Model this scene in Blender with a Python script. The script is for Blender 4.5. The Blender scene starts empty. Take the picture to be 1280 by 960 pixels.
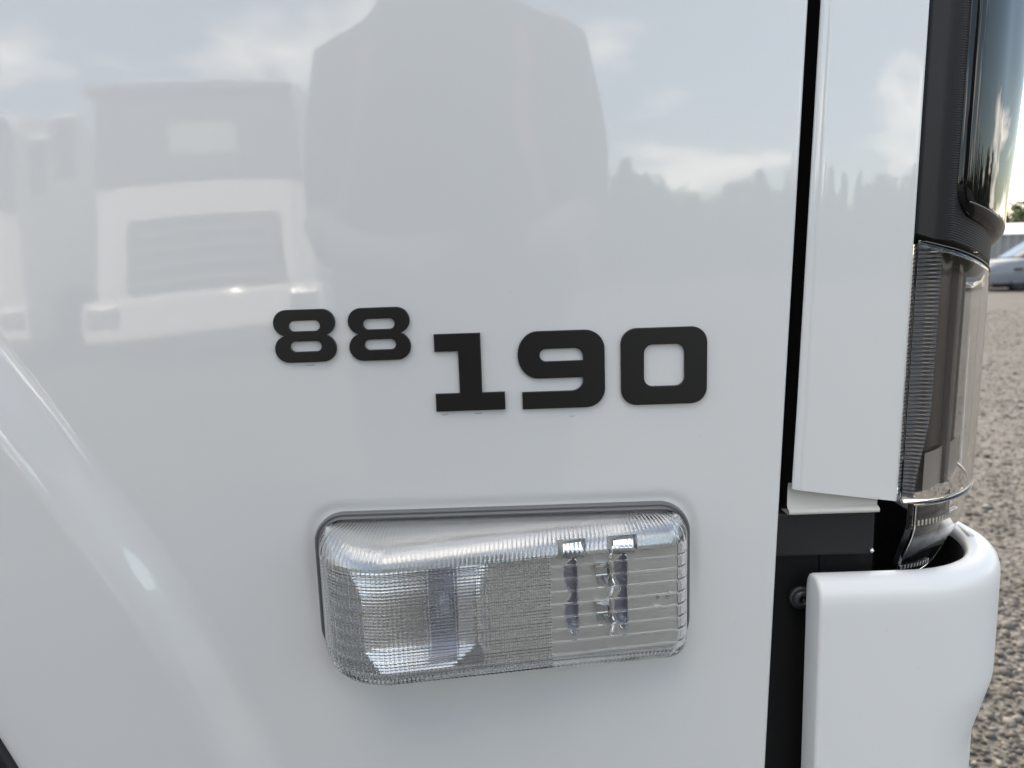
import bpy, bmesh, math, random
import numpy as np
from mathutils import Vector, Matrix
random.seed(7); rng = np.random.default_rng(7)
sc = bpy.context.scene
COL = sc.collection
R = math.radians
CZ = 1.10                       # height of the photographer's phone above the gravel; panel heights below are relative to it

# ------------------------------------------------------------------ camera
cam_d = bpy.data.cameras.new('camera'); cam = bpy.data.objects.new('camera', cam_d); COL.objects.link(cam)
cam_d.sensor_width = 36.0; cam_d.lens = 26.0; cam_d.clip_start = 0.01; cam_d.clip_end = 2000
P_, R_ = R(9.0), R(1.9)
cR, sR, cP, sP = math.cos(R_), math.sin(R_), math.cos(P_), math.sin(P_)
right = Vector((cR, -sR*sP, -sR*cP)); up = Vector((sR, cR*sP, cR*cP))
fwd = Vector((0, cP, -sP))
back = -fwd
cam.matrix_world = Matrix(((right.x, up.x, back.x, 0), (right.y, up.y, back.y, -0.5), (right.z, up.z, back.z, CZ), (0, 0, 0, 1)))
cam_d.dof.use_dof = True; cam_d.dof.focus_distance = 0.515; cam_d.dof.aperture_fstop = 9.5
sc.camera = cam

# ------------------------------------------------------------------ sky, sun, exposure
SUN_EL, SUN_AZ = R(40), math.atan2(-0.45, 0.90)      # azimuth from +Y towards +X
world = bpy.data.worlds.new('World'); sc.world = world; world.use_nodes = True
nt = world.node_tree; nt.nodes.clear()
def N(t, k, **kw):
    n = t.nodes.new(k)
    for a, b in kw.items(): setattr(n, a, b)
    return n
out = N(nt, 'ShaderNodeOutputWorld'); bg = N(nt, 'ShaderNodeBackground'); bg.inputs['Strength'].default_value = 0.15
sky = N(nt, 'ShaderNodeTexSky', sky_type='NISHITA'); sky.sun_disc = False
sky.sun_elevation = SUN_EL; sky.sun_rotation = SUN_AZ; sky.air_density = 1.0; sky.dust_density = 1.2; sky.ozone_density = 1.2
tc = N(nt, 'ShaderNodeTexCoord'); sep = N(nt, 'ShaderNodeSeparateXYZ'); nt.links.new(tc.outputs['Generated'], sep.inputs[0])
mx = N(nt, 'ShaderNodeMath', operation='MAXIMUM'); mx.inputs[1].default_value = 0.0; nt.links.new(sep.outputs['Z'], mx.inputs[0])
ad = N(nt, 'ShaderNodeMath', operation='ADD'); ad.inputs[1].default_value = 0.22; nt.links.new(mx.outputs[0], ad.inputs[0])
dx = N(nt, 'ShaderNodeMath', operation='DIVIDE'); dy = N(nt, 'ShaderNodeMath', operation='DIVIDE')
nt.links.new(sep.outputs['X'], dx.inputs[0]); nt.links.new(ad.outputs[0], dx.inputs[1])
nt.links.new(sep.outputs['Y'], dy.inputs[0]); nt.links.new(ad.outputs[0], dy.inputs[1])
cmb = N(nt, 'ShaderNodeCombineXYZ'); nt.links.new(dx.outputs[0], cmb.inputs[0]); nt.links.new(dy.outputs[0], cmb.inputs[1])
cmb.inputs[2].default_value = 3.7
no = N(nt, 'ShaderNodeTexNoise'); no.inputs['Scale'].default_value = 1.25; no.inputs['Detail'].default_value = 8; no.inputs['Roughness'].default_value = 0.56
nt.links.new(cmb.outputs[0], no.inputs['Vector'])
cr = N(nt, 'ShaderNodeValToRGB'); cr.color_ramp.elements[0].position = 0.50; cr.color_ramp.elements[1].position = 0.62
nt.links.new(no.outputs['Fac'], cr.inputs[0])
cmul = N(nt, 'ShaderNodeMath', operation='MULTIPLY'); cmul.inputs[1].default_value = 0.85; nt.links.new(cr.outputs[0], cmul.inputs[0])
mixc = N(nt, 'ShaderNodeMixRGB'); nt.links.new(cmul.outputs[0], mixc.inputs[0]); nt.links.new(sky.outputs[0], mixc.inputs[1])
mixc.inputs[2].default_value = (13.5, 13.5, 13.6, 1)
nt.links.new(mixc.outputs[0], bg.inputs[0]); nt.links.new(bg.outputs[0], out.inputs[0])

sun_d = bpy.data.lights.new('sun', 'SUN'); sun_d.energy = 2.2; sun_d.angle = R(0.5); sun_d.color = (1, 0.95, 0.88)
sun = bpy.data.objects.new('sun', sun_d); COL.objects.link(sun)
to_sun = Vector((math.sin(SUN_AZ)*math.cos(SUN_EL), math.cos(SUN_AZ)*math.cos(SUN_EL), math.sin(SUN_EL)))
sun.rotation_euler = to_sun.to_track_quat('Z', 'Y').to_euler(); sun.location = to_sun*60
sc.view_settings.view_transform = 'Standard'; sc.view_settings.look = 'None'
sc.view_settings.exposure = 1.22; sc.view_settings.gamma = 1.0
sc.view_settings.use_white_balance = True; sc.view_settings.white_balance_temperature = 7650; sc.view_settings.white_balance_tint = 10
sc.cycles.use_adaptive_sampling = False; sc.cycles.max_bounces = 14; sc.cycles.transmission_bounces = 12; sc.cycles.glossy_bounces = 6; sc.cycles.transparent_max_bounces = 12

# ------------------------------------------------------------------ materials
def mat(name, col, rough=0.5, metal=0.0, coat=0.0, coat_rough=0.03, trans=0.0, ior=1.5, spec=0.5, coat_ior=1.5,
        bump=None, vary=None):
    m = bpy.data.materials.new(name); m.use_nodes = True
    t = m.node_tree; b = t.nodes['Principled BSDF']
    b.inputs['Base Color'].default_value = (*col, 1); b.inputs['Roughness'].default_value = rough
    b.inputs['Metallic'].default_value = metal; b.inputs['IOR'].default_value = ior
    b.inputs['Specular IOR Level'].default_value = spec
    b.inputs['Transmission Weight'].default_value = trans
    b.inputs['Coat Weight'].default_value = coat; b.inputs['Coat Roughness'].default_value = coat_rough; b.inputs['Coat IOR'].default_value = coat_ior
    tcn = N(t, 'ShaderNodeTexCoord')
    if bump:                                   # (scale, strength, distance, detail)
        n = N(t, 'ShaderNodeTexNoise'); n.inputs['Scale'].default_value = bump[0]; n.inputs['Detail'].default_value = bump[3]
        t.links.new(tcn.outputs['Object'], n.inputs['Vector'])
        bp = N(t, 'ShaderNodeBump'); bp.inputs['Strength'].default_value = bump[1]; bp.inputs['Distance'].default_value = bump[2]
        t.links.new(n.outputs['Fac'], bp.inputs['Height']); t.links.new(bp.outputs[0], b.inputs['Normal'])
        if coat: t.links.new(bp.outputs[0], b.inputs['Coat Normal'])
    if vary:                                   # (scale, other colour, low, high)
        n = N(t, 'ShaderNodeTexNoise'); n.inputs['Scale'].default_value = vary[0]; n.inputs['Detail'].default_value = 6
        t.links.new(tcn.outputs['Object'], n.inputs['Vector'])
        r_ = N(t, 'ShaderNodeValToRGB'); r_.color_ramp.elements[0].position = vary[2]; r_.color_ramp.elements[1].position = vary[3]
        r_.color_ramp.elements[0].color = (*col, 1); r_.color_ramp.elements[1].color = (*vary[1], 1)
        t.links.new(n.outputs['Fac'], r_.inputs[0]); t.links.new(r_.outputs[0], b.inputs['Base Color'])
    return m
M = {}
M['paint'] = mat('white_gloss_paint', (0.80, 0.805, 0.80), 0.35, coat=1.0, coat_rough=0.03, coat_ior=1.66, spec=0.4, bump=(150, 0.018, 0.0006, 2), vary=(420, (0.70, 0.70, 0.685), .70, .80))
M['bumper'] = mat('white_moulded_plastic', (0.83, 0.835, 0.83), 0.32, spec=0.55, bump=(900, 0.05, 0.0004, 2), vary=(300, (0.72, 0.72, 0.70), .68, .82))
M['flange'] = mat('primer_cream', (0.62, 0.61, 0.56), 0.5)
M['badge'] = mat('badge_black', (0.013, 0.012, 0.012), 0.38, spec=0.42, bump=(2500, 0.06, 0.0003, 2))
M['black'] = mat('black_plastic', (0.012, 0.012, 0.013), 0.5, bump=(600, 0.15, 0.0005, 3))
M['void'] = mat('black_underbody_and_gaps', (0.006, 0.006, 0.007), 0.8, bump=(60, 0.3, 0.003, 3))  # near-black for underbody parts and for the dark of gaps
M['gloss'] = mat('black_gloss', (0.006, 0.006, 0.007), 0.02, spec=0.5)
M['rubber'] = mat('grey_rubber', (0.15, 0.155, 0.16), 0.42, spec=0.5, bump=(900, 0.1, 0.0004, 2))
M['tyre'] = mat('tyre_rubber', (0.02, 0.02, 0.022), 0.75, bump=(200, 0.2, 0.001, 3))
M['clear'] = mat('clear_plastic', (0.97, 0.98, 0.98), 0.0, trans=1.0, ior=1.46)
M['smoke'] = mat('tinted_clear_plastic', (0.80, 0.80, 0.805), 0.0, trans=1.0, ior=1.46)
M['chrome'] = mat('chrome', (0.88, 0.89, 0.90), 0.10, metal=1.0)
M['satin'] = mat('satin_silver', (0.86, 0.84, 0.80), 0.30, metal=0.35, bump=(140, 0.10, 0.0015, 3))
M['tray'] = mat('silver_tray', (0.66, 0.66, 0.65), 0.22, metal=1.0, bump=(90, 0.06, 0.002, 2))
M['lilac'] = mat('led_window', (0.50, 0.52, 0.62), 0.22, metal=0.6)
M['guide'] = mat('dark_chrome', (0.20, 0.20, 0.20), 0.22, metal=0.6)
M['inner'] = mat('dark_inner_housing', (0.016, 0.016, 0.017), 0.20, spec=0.4)
M['amber'] = mat('pale_amber', (0.75, 0.52, 0.40), 0.25, spec=0.6)
M['dish'] = mat('dish_chrome', (0.95, 0.95, 0.95), 0.16, metal=1.0)
M['warm'] = mat('warm_satin', (0.60, 0.55, 0.50), 0.3, metal=.3)
M['liner'] = mat('silver_grey_plastic', (0.60, 0.605, 0.61), 0.22, metal=0.45)
M['steel'] = mat('bolt_steel', (0.10, 0.10, 0.11), 0.45, metal=0.6)

# ------------------------------------------------------------------ helpers
def link(name, me, m=None, parent=None, smooth=True):
    o = bpy.data.objects.new(name, me); COL.objects.link(o)
    if m is not None and not me.materials: me.materials.append(M[m] if isinstance(m, str) else m)
    if smooth and me.polygons: me.polygons.foreach_set('use_smooth', [True]*len(me.polygons))
    if parent is not None:
        o.parent = parent; o.matrix_parent_inverse = parent_world(parent).inverted()
    return o
def parent_world(p):
    mw = Matrix.LocRotScale(p.location, p.rotation_euler, p.scale)
    return parent_world(p.parent) @ p.matrix_parent_inverse @ mw if p.parent else mw
def empty(name, loc=(0, 0, 0), parent=None):
    o = bpy.data.objects.new(name, None); COL.objects.link(o); o.location = loc; o.empty_display_size = 0.1
    if parent is not None:
        o.parent = parent; o.matrix_parent_inverse = parent_world(parent).inverted()
    return o
def tag(o, label=None, cat=None, group=None, kind=None):
    if label: o['label'] = label
    if cat: o['category'] = cat
    if group: o['group'] = group
    if kind: o['kind'] = kind
    return o
def from_arrays(name, V, Q):
    V = np.asarray(V, np.float32).reshape(-1, 3); Q = np.asarray(Q, np.int32)
    me = bpy.data.meshes.new(name); k = Q.shape[1]; n = len(Q)
    me.vertices.add(len(V)); me.vertices.foreach_set('co', V.ravel())
    me.loops.add(n*k); me.loops.foreach_set('vertex_index', Q.ravel())
    me.polygons.add(n); me.polygons.foreach_set('loop_start', np.arange(n, dtype=np.int32)*k)
    me.polygons.foreach_set('loop_total', np.full(n, k, np.int32))
    me.update(calc_edges=True); me.validate()
    return me
def quads(nr, nc, base=0, flip=False, wrap=False):
    i = np.arange(nr-1)[:, None]; j = np.arange(nc if wrap else nc-1)[None, :]; j2 = (j+1) % nc
    a = base+i*nc+j; b = base+i*nc+j2; c = base+(i+1)*nc+j2; d = base+(i+1)*nc+j
    q = np.stack([a, b, c, d] if not flip else [a, d, c, b], -1).reshape(-1, 4)
    return q
def grid(name, Pts, flip=False, wrap=False):
    Pts = np.asarray(Pts); nr, nc = Pts.shape[:2]
    return from_arrays(name, Pts, quads(nr, nc, 0, flip, wrap))
def bm_mesh(name, bm):
    me = bpy.data.meshes.new(name); bmesh.ops.recalc_face_normals(bm, faces=bm.faces); bm.to_mesh(me); bm.free(); return me
def box_bm(bm, lo, hi, bev=0.0, seg=2):
    c = [(a+b)/2 for a, b in zip(lo, hi)]; s = [b-a for a, b in zip(lo, hi)]
    r = bmesh.ops.create_cube(bm, size=1, matrix=Matrix.Translation(c) @ Matrix.Diagonal((*s, 1)))
    if bev:
        es = list({e for v in r['verts'] for e in v.link_edges})
        bmesh.ops.bevel(bm, geom=es, offset=bev, segments=seg, affect='EDGES', profile=0.5)
def box(name, lo, hi, m, parent=None, bev=0.0, seg=2, smooth=False):
    bm = bmesh.new(); box_bm(bm, lo, hi, bev, seg); return link(name, bm_mesh(name, bm), m, parent, smooth)
def tube_mesh(name, pts, r, n=8, closed=False):
    pts = [Vector(p) for p in pts]; k = len(pts); rs = r if hasattr(r, '__len__') else [r]*k; rows = []
    prev = None
    for i, p in enumerate(pts):
        a = pts[(i-1) % k] if closed or i else pts[i]; b = pts[(i+1) % k] if closed or i < k-1 else pts[i]
        t = (b-a).normalized()
        ref = prev if prev is not None else (Vector((0, 0, 1)) if abs(t.z) < 0.9 else Vector((0, 1, 0)))
        u = (ref - t*ref.dot(t)).normalized(); prev = u; v = t.cross(u)
        rows.append([p + (u*math.cos(q*2*math.pi/n)+v*math.sin(q*2*math.pi/n))*rs[i] for q in range(n)])
    if closed: rows.append(rows[0])
    me = grid(name, np.array([[list(q) for q in rw] for rw in rows]), wrap=True)
    if not closed:
        bm = bmesh.new(); bm.from_mesh(me); bm.verts.ensure_lookup_table()
        bm.faces.new([bm.verts[i] for i in range(n)][::-1]); bm.faces.new([bm.verts[(k-1)*n+i] for i in range(n)])
        bm.to_mesh(me); bm.free()
    return me
def lathe_mesh(name, prof, axis, origin, n=32):
    """prof: (radius, along) pairs about an axis"""
    ax = Vector(axis).normalized(); u = ax.orthogonal().normalized(); v = ax.cross(u); o = Vector(origin); rows = []
    for r, h in prof:
        rows.append([list(o+ax*h+(u*math.cos(a)+v*math.sin(a))*r) for a in [2*math.pi*k/n for k in range(n)]])
    bm = bmesh.new(); me = grid(name, np.array(rows), wrap=True); bm.from_mesh(me)
    bmesh.ops.recalc_face_normals(bm, faces=bm.faces); bm.to_mesh(me); bm.free(); return me
def smooth01(x): x = np.clip(x, 0, 1); return x*x*(3-2*x)
def interp(z, zs, xs):              # monotone-ish smooth interpolation
    zs = np.array(zs); xs = np.array(xs); zz = np.linspace(zs[0], zs[-1], 1200); xx = np.interp(zz, zs, xs)
    k = 61; ker = np.hanning(k); ker /= ker.sum(); xp = np.concatenate([2*xx[0]-xx[1:k//2+1][::-1], xx, 2*xx[-1]-xx[-k//2:-1][::-1]])
    xx = np.convolve(xp, ker, 'valid')[:1200]
    return np.interp(z, zz, xx)

# ------------------------------------------------------------------ the ground
gm = bpy.data.materials.new('gravel_ground'); gm.use_nodes = True; t = gm.node_tree; b = t.nodes['Principled BSDF']; b.inputs['Roughness'].default_value = 0.95
tcn = N(t, 'ShaderNodeTexCoord'); vo = N(t, 'ShaderNodeTexVoronoi'); vo.inputs['Scale'].default_value = 55; t.links.new(tcn.outputs['Object'], vo.inputs['Vector'])
n2 = N(t, 'ShaderNodeTexNoise'); n2.inputs['Scale'].default_value = 1.3; n2.inputs['Detail'].default_value = 9; n2.inputs['Roughness'].default_value = .7; t.links.new(tcn.outputs['Object'], n2.inputs['Vector'])
rp = N(t, 'ShaderNodeValToRGB'); rp.color_ramp.elements[0].color = (0.066, 0.062, 0.056, 1); rp.color_ramp.elements[1].color = (0.20, 0.19, 0.175, 1)
sv = N(t, 'ShaderNodeSeparateColor'); t.links.new(vo.outputs['Color'], sv.inputs[0]); t.links.new(sv.outputs[0], rp.inputs[0])
m2 = N(t, 'ShaderNodeMixRGB', blend_type='MULTIPLY'); m2.inputs[0].default_value = 0.6; t.links.new(rp.outputs[0], m2.inputs[1])
rp2 = N(t, 'ShaderNodeValToRGB'); rp2.color_ramp.elements[0].position = .35; rp2.color_ramp.elements[1].position = .62; rp2.color_ramp.elements[0].color = (.55, .53, .5, 1)
t.links.new(n2.outputs['Fac'], rp2.inputs[0]); t.links.new(rp2.outputs[0], m2.inputs[2]); t.links.new(m2.outputs[0], b.inputs['Base Color'])
bp = N(t, 'ShaderNodeBump'); bp.inputs['Strength'].default_value = .7; bp.inputs['Distance'].default_value = .012; t.links.new(vo.outputs['Distance'], bp.inputs['Height']); t.links.new(bp.outputs[0], b.inputs['Normal'])
gg = np.array([[[x, y, 0] for x in np.linspace(-400, 400, 9)] for y in np.linspace(-400, 400, 9)])
tag(link('gravel_ground', grid('gravel_ground', gg), gm, smooth=False), kind='structure')

pm = bpy.data.materials.new('pebbles'); pm.use_nodes = True; t = pm.node_tree; b = t.nodes['Principled BSDF']; b.inputs['Roughness'].default_value = .85
at_ = N(t, 'ShaderNodeAttribute', attribute_name='tone'); rp = N(t, 'ShaderNodeValToRGB')
rp.color_ramp.elements[0].color = (0.042, 0.039, 0.035, 1); rp.color_ramp.elements[1].color = (0.33, 0.315, 0.295, 1)
e = rp.color_ramp.elements.new(.45); e.color = (0.105, 0.098, 0.09, 1); e = rp.color_ramp.elements.new(.75); e.color = (0.175, 0.165, 0.152, 1)
t.links.new(at_.outputs['Fac'], rp.inputs[0]); t.links.new(rp.outputs[0], b.inputs['Base Color'])
def pebble_field():
    bm = bmesh.new(); bmesh.ops.create_icosphere(bm, subdivisions=1, radius=1); bv = np.array([list(v.co) for v in bm.verts]); bf = np.array([[v.index for v in f.verts] for f in bm.faces]); bm.free()
    n = 46000
    d = 1.0 + 13.0*rng.random(n)**1.9; a = rng.uniform(.30, 1.10, n)            # direction as x per metre of depth
    y = d-.5; x = a*d
    near = rng.random(n) < .25
    x[near] = rng.uniform(.1, 2.6, near.sum()); y[near] = rng.uniform(-1.2, 1.8, near.sum())
    r = np.exp(rng.normal(math.log(.0055), .45, n))*(.85+.05*d)
    sc3 = np.stack([r*rng.uniform(.8, 1.4, n), r*rng.uniform(.7, 1.2, n), r*rng.uniform(.45, .8, n)], -1)
    th = rng.uniform(0, 2*math.pi, n); c, s = np.cos(th), np.sin(th)
    jit = 1+rng.normal(0, .21, (n, len(bv), 1))
    V = bv[None]*jit*sc3[:, None]
    X = V[..., 0]*c[:, None]-V[..., 1]*s[:, None]+x[:, None]; Y = V[..., 0]*s[:, None]+V[..., 1]*c[:, None]+y[:, None]
    Z = V[..., 2]+sc3[:, 2:3]*.35
    V = np.stack([X, Y, Z], -1); F = bf[None]+(np.arange(n)*len(bv))[:, None, None]
    me = from_arrays('gravel', V, F.reshape(-1, 3)); at = me.attributes.new('tone', 'FLOAT', 'POINT')
    at.data.foreach_set('value', np.repeat(np.clip(rng.normal(.5, .22, n), 0, 1), len(bv)).astype(np.float32))
    o = link('gravel', me, pm, smooth=False); tag(o, 'loose grey and brown gravel stones lying on the yard', 'gravel', kind='stuff')
pebble_field()

# ------------------------------------------------------------------ THE TRUCK
truck = empty('truck', (-0.6, 1.0, 0))
tag(truck, 'white truck cab filling the picture, with black 88 190 badge and clear side lamp', 'truck')

# --- lamp footprint, shared by panel dip, gasket and lens
LX0, LX1, LZT, LZB = -0.1385, 0.1195, -0.1705, -0.2795
def sdf_rr(x, z, x0, x1, z0, z1, r):
    cx, cz = (x0+x1)/2, (z0+z1)/2; qx = np.abs(x-cx)-(x1-x0)/2+r; qz = np.abs(z-cz)-(z1-z0)/2+r
    return np.minimum(np.maximum(qx, qz), 0)+np.hypot(np.maximum(qx, 0), np.maximum(qz, 0))-r

# --- side panel: flat skin, raised flare round the wheel opening, shallow seat round the lamp
OZ = [-.80, -.45, -.349, -.313, -.25, -.15, -.08, -.03, .0, .02, .03, .035]; OX = [-.27, -.325, -.362, -.377, -.405, -.455, -.505, -.56, -.62, -.70, -.82, -1.10]
BZ = [-.80, -.45, -.352, -.272, -.223, -.181, -.128, -.083, -.04, .0, .05, .10, .14, .17, .19, .20, .205]; BX = [-.12, -.168, -.199, -.228, -.252, -.275, -.307, -.334, -.362, -.392, -.435, -.492, -.555, -.63, -.72, -.85, -1.10]
def xR(z): return .1915+.0305*z
zb = np.concatenate([np.linspace(-.80, .1, 260), np.linspace(.1, .205, 220)]); CURVE = np.stack([interp(zb, BZ, BX), zb], -1)
CT = np.gradient(CURVE, axis=0)
def flare_d(x, z):
    P = np.stack([x.ravel(), z.ravel()], -1); o = np.empty(len(P))
    for i in range(0, len(P), 20000):
        p = P[i:i+20000]; d2 = ((p[:, None]-CURVE[None])**2).sum(-1); k = d2.argmin(1)
        v = p-CURVE[k]; tt = CT[k]/np.linalg.norm(CT[k], axis=1, keepdims=True); o[i:i+20000] = tt[:, 1]*v[:, 0]-tt[:, 0]*v[:, 1]
    return o.reshape(x.shape)
def panel_y(x, z):
    d = flare_d(x, z)
    y = -.016*smooth01((.020-d)/.042)
    y = y-.0020*smooth01((-.02-d)/.11)                       # gentle crown of the flare
    e = sdf_rr(x, z, LX0-.0055, LX1+.0035, LZB+.003, LZT+.005, .020)
    y = y+.0015*np.exp(-(np.maximum(e, -.002)/.0048)**2)*(e > -.03)*smooth01((z+.262)/.06)
    y = y+.0011*np.sin(x*7+1.0)*np.cos(z*5+.4)+.0004*np.sin(x*19+z*11)   # hand-size waviness of pressed sheet
    return y
zr = np.unique(np.concatenate([np.linspace(-.80, -.42, 40), np.linspace(-.42, .2, 400), np.linspace(.2, .95, 40)]))
tl = np.linspace(0, 1, 400)
xo = np.where(zr < .035, interp(np.minimum(zr, .035), OZ, OX), -1.10); xr = xR(zr)
xs = [np.linspace(a, b_-.003, 440) for a, b_ in zip(xo, xr)]
X = np.array(xs); Z = np.repeat(zr[:, None], X.shape[1], 1); Y = panel_y(X, Z)
# rolled right edge and return flange
cols = [(X, Y, Z)]
ex, ez, ey = X[:, -1:], Z[:, -1:], Y[:, -1:]
rim = [(ex+.003*math.sin(a), ey+.003*(1-math.cos(a)), ez) for a in np.linspace(.3, math.pi/2, 5)] + [(ex+.003, ey+.022, ez)]
lx, lz, ly = X[:, :1], Z[:, :1], Y[:, :1]
lip = [(lx-.004, ly+.03, lz), (lx-.004, ly+.004, lz), (lx-.002, ly+.001, lz)]
Xa = np.concatenate([c[0] for c in lip]+[X]+[c[0] for c in rim], 1); Ya = np.concatenate([c[1] for c in lip]+[Y]+[c[1] for c in rim], 1); Za = np.concatenate([c[2] for c in lip]+[Z]+[c[2] for c in rim], 1)
side = link('side_panel', grid('side_panel', np.stack([Xa, Ya, Za+CZ], -1)), 'paint', truck)
# black rubber edge on the wheel opening + wheel + liner
zz = np.linspace(-.80, .0345, 120); pts = [(interp(z, OZ, OX)-.003, float(panel_y(np.array([[interp(z, OZ, OX)]]), np.array([[z]]))[0, 0])-.001, z+CZ) for z in zz]
link('wheel_arch_trim', tube_mesh('wheel_arch_trim', pts, .0055, 8), 'black', truck)
link('wheel_liner', grid('wheel_liner', np.array([[[x_, y_, z_] for (x_, z_) in [(interp(z, OZ, OX)+.03*0-.006, z+CZ) for z in zz]] for y_ in np.linspace(.005, .45, 4)])), 'void', truck)
wheel = empty('wheel', (-.98, .2, .42), truck)
link('tyre', lathe_mesh('tyre', [(.24, .0), (.30, -.02), (.36, -.015), (.395, .01), (.41, .04), (.41, .18), (.39, .21), (.24, .22)], (0, 1, 0), (-.98, .08, .42), 48), 'tyre', wheel)
link('rim', lathe_mesh('rim', [(.001, .04), (.08, .03), (.10, .06), (.20, .05), (.235, .01), (.245, .03)], (0, 1, 0), (-.98, .08, .42), 48), 'satin', wheel)

# --- structure of the cab behind the skins
bm = bmesh.new()
box_bm(bm, (-1.45, .035, .95), (.17, 2.0, 2.35), .05); box_bm(bm, (.17, .30, 1.30), (.33, 1.98, 2.30), .05)
link('cab_shell', bm_mesh('cab_shell', bm), 'paint', truck, False)
bm = bmesh.new()
box_bm(bm, (-.20, .03, .45), (.268, .06, 2.0)); box_bm(bm, (.05, .06, .40), (.285, .19, .915)); box_bm(bm, (.0, .19, .40), (.285, 1.9, 1.40))
link('gap_backing', bm_mesh('gap_backing', bm), 'void', truck, False)  # near-black backing put in to keep the shut line and recess dark
bm = bmesh.new(); box_bm(bm, (-6.2, .02, .9), (-1.6, 2.15, 3.2), .02); link('cargo_box', bm_mesh('cargo_box', bm), 'paint', truck, False)
bm = bmesh.new(); box_bm(bm, (-6.0, .6, .45), (.1, 1.5, .85)); link('chassis', bm_mesh('chassis', bm), 'void', truck, False)

# --- corner panel (narrow strip beyond the shut line)
def strip():
    zz = np.unique(np.concatenate([np.linspace(-.1735, .2, 160), np.linspace(.2, .95, 30)])); rows = []
    for z in zz:
        xl = .2000+.0305*z*.98; xr_ = .2728+.015*z
        prof = [(xl+.0006, .0046)]
        prof += [(xl+.0024-.0024*math.cos(a), .0034-.0024*math.sin(a)) for a in np.linspace(.1, math.pi/2, 6)]
        prof += [(xl+.0042, .0010), (xl+.0046, .0012), (xl+.0050, .0009)]
        w = xr_-xl-.005
        prof += [(xl+.005+w*s, .0008+.0028*s*s) for s in np.linspace(.05, .97, 26)]
        prof += [(xr_-.0006, .0036), (xr_-.0002, .0040), (xr_-.0004, .02)]
        rows.append([(x, y, z) for x, y in prof])
    A = np.array(rows)
    # the lower edge falls slightly towards the lamp
    s = np.clip((A[..., 0]-.195)/.078, 0, 1); k = np.clip((-A[..., 2]-.10)/.0735, 0, 1)
    A[..., 2] += k*(.0125*(1-s)); A[..., 2] += CZ
    return grid('corner_panel', A)
link('corner_panel', strip(), 'paint', truck)
# its recessed lower flange with a lip
fl = []
for s in np.linspace(0, 1, 24):
    x = .194+.0645*s; zt = -.157-.0125*s
    fl.append([(x, .002, zt+CZ), (x, .0075, zt-.001+CZ), (x, .0085, zt-.006+CZ), (x, .0085, -.1755+CZ), (x, .0075, -.1768+CZ), (x, .0050, -.1775+CZ), (x, .0038, -.1790+CZ), (x, .0042, -.1808+CZ), (x, .0065, -.1815+CZ), (x, .02, -.1815+CZ)])
link('panel_flange', grid('panel_flange', np.array(fl)), 'flange', truck)
# bracket below it, bolt and clip
bm = bmesh.new(); box_bm(bm, (.185, .0115, -.2155+CZ), (.2595, .10, -.182+CZ), .002); box_bm(bm, (.226, .03, -.26+CZ), (.229, .08, -.2155+CZ), .0008)
link('bracket', bm_mesh('bracket', bm), 'black', truck, False)
link('clip', lathe_mesh('clip', [(.0001, -.002), (.0012, -.0018), (.0016, 0), (.0016, .004)], (0, 1, 0), (.2565, .0095, -.2115+CZ), 12), 'chrome', truck)
bolt = link('bolt', lathe_mesh('bolt', [(.0001, -.0005), (.0024, -.0005), (.0027, -.003), (.0045, -.0032), (.0066, -.002), (.0070, 0), (.0070, .006)], (0, 1, 0), (.2125, .0225, -.2535+CZ), 24), 'steel', truck)
link('bolt_socket', lathe_mesh('bolt_socket', [(.0001, .001), (.0025, .001), (.0025, -.0022)], (0, 1, 0), (.2125, .0225, -.2535+CZ), 6), 'void', bolt)
link('bolt_washer', lathe_mesh('bolt_washer', [(.005, .0), (.0085, .0), (.0088, .001), (.0088, .003)], (0, 1, 0), (.2125, .0235, -.2535+CZ), 24), 'steel', bolt)

# --- badge numerals
def arc(cx, cz, r, a0, a1, n=10, rz=None):
    rz = rz or r
    return [(cx+r*math.cos(R(a)), cz+rz*math.sin(R(a))) for a in np.linspace(a0, a1, n)]
def numeral(loops, label=None):
    cu = bpy.data.curves.new('badge_numeral', 'CURVE'); cu.dimensions = '2D'; cu.fill_mode = 'BOTH'; cu.extrude = .0009; cu.bevel_depth = .0005; cu.bevel_resolution = 2; cu.offset = -.0005
    for lp in loops:
        sp = cu.splines.new('POLY'); sp.points.add(len(lp)-1); sp.use_cyclic_u = True
        for p, (x, z) in zip(sp.points, lp): p.co = (x*.001, z*.001, 0, 1)
    tmp = bpy.data.objects.new('tmp', cu); COL.objects.link(tmp); bpy.context.view_layer.update()
    me = bpy.data.meshes.new_from_object(tmp.evaluated_get(bpy.context.evaluated_depsgraph_get())); bpy.data.objects.remove(tmp)
    me.name = 'badge_numeral'; me.materials.clear()
    c = np.zeros(len(me.vertices)*3, np.float32); me.vertices.foreach_get('co', c); c = c.reshape(-1, 3)
    cx, cz = c[:, 0].mean(), c[:, 1].mean(); base = float(panel_y(np.array([[cx]]), np.array([[cz]]))[0, 0])
    # sits on the skin: local z -> -y
    c2 = np.stack([c[:, 0], base-.0012-c[:, 2], c[:, 1]+CZ], -1)
    me.vertices.foreach_set('co', c2.astype(np.float32).ravel()); me.update()
    o = link('badge_numeral', me, 'badge', truck, False)
    if label: o['label'] = label
    return o
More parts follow.
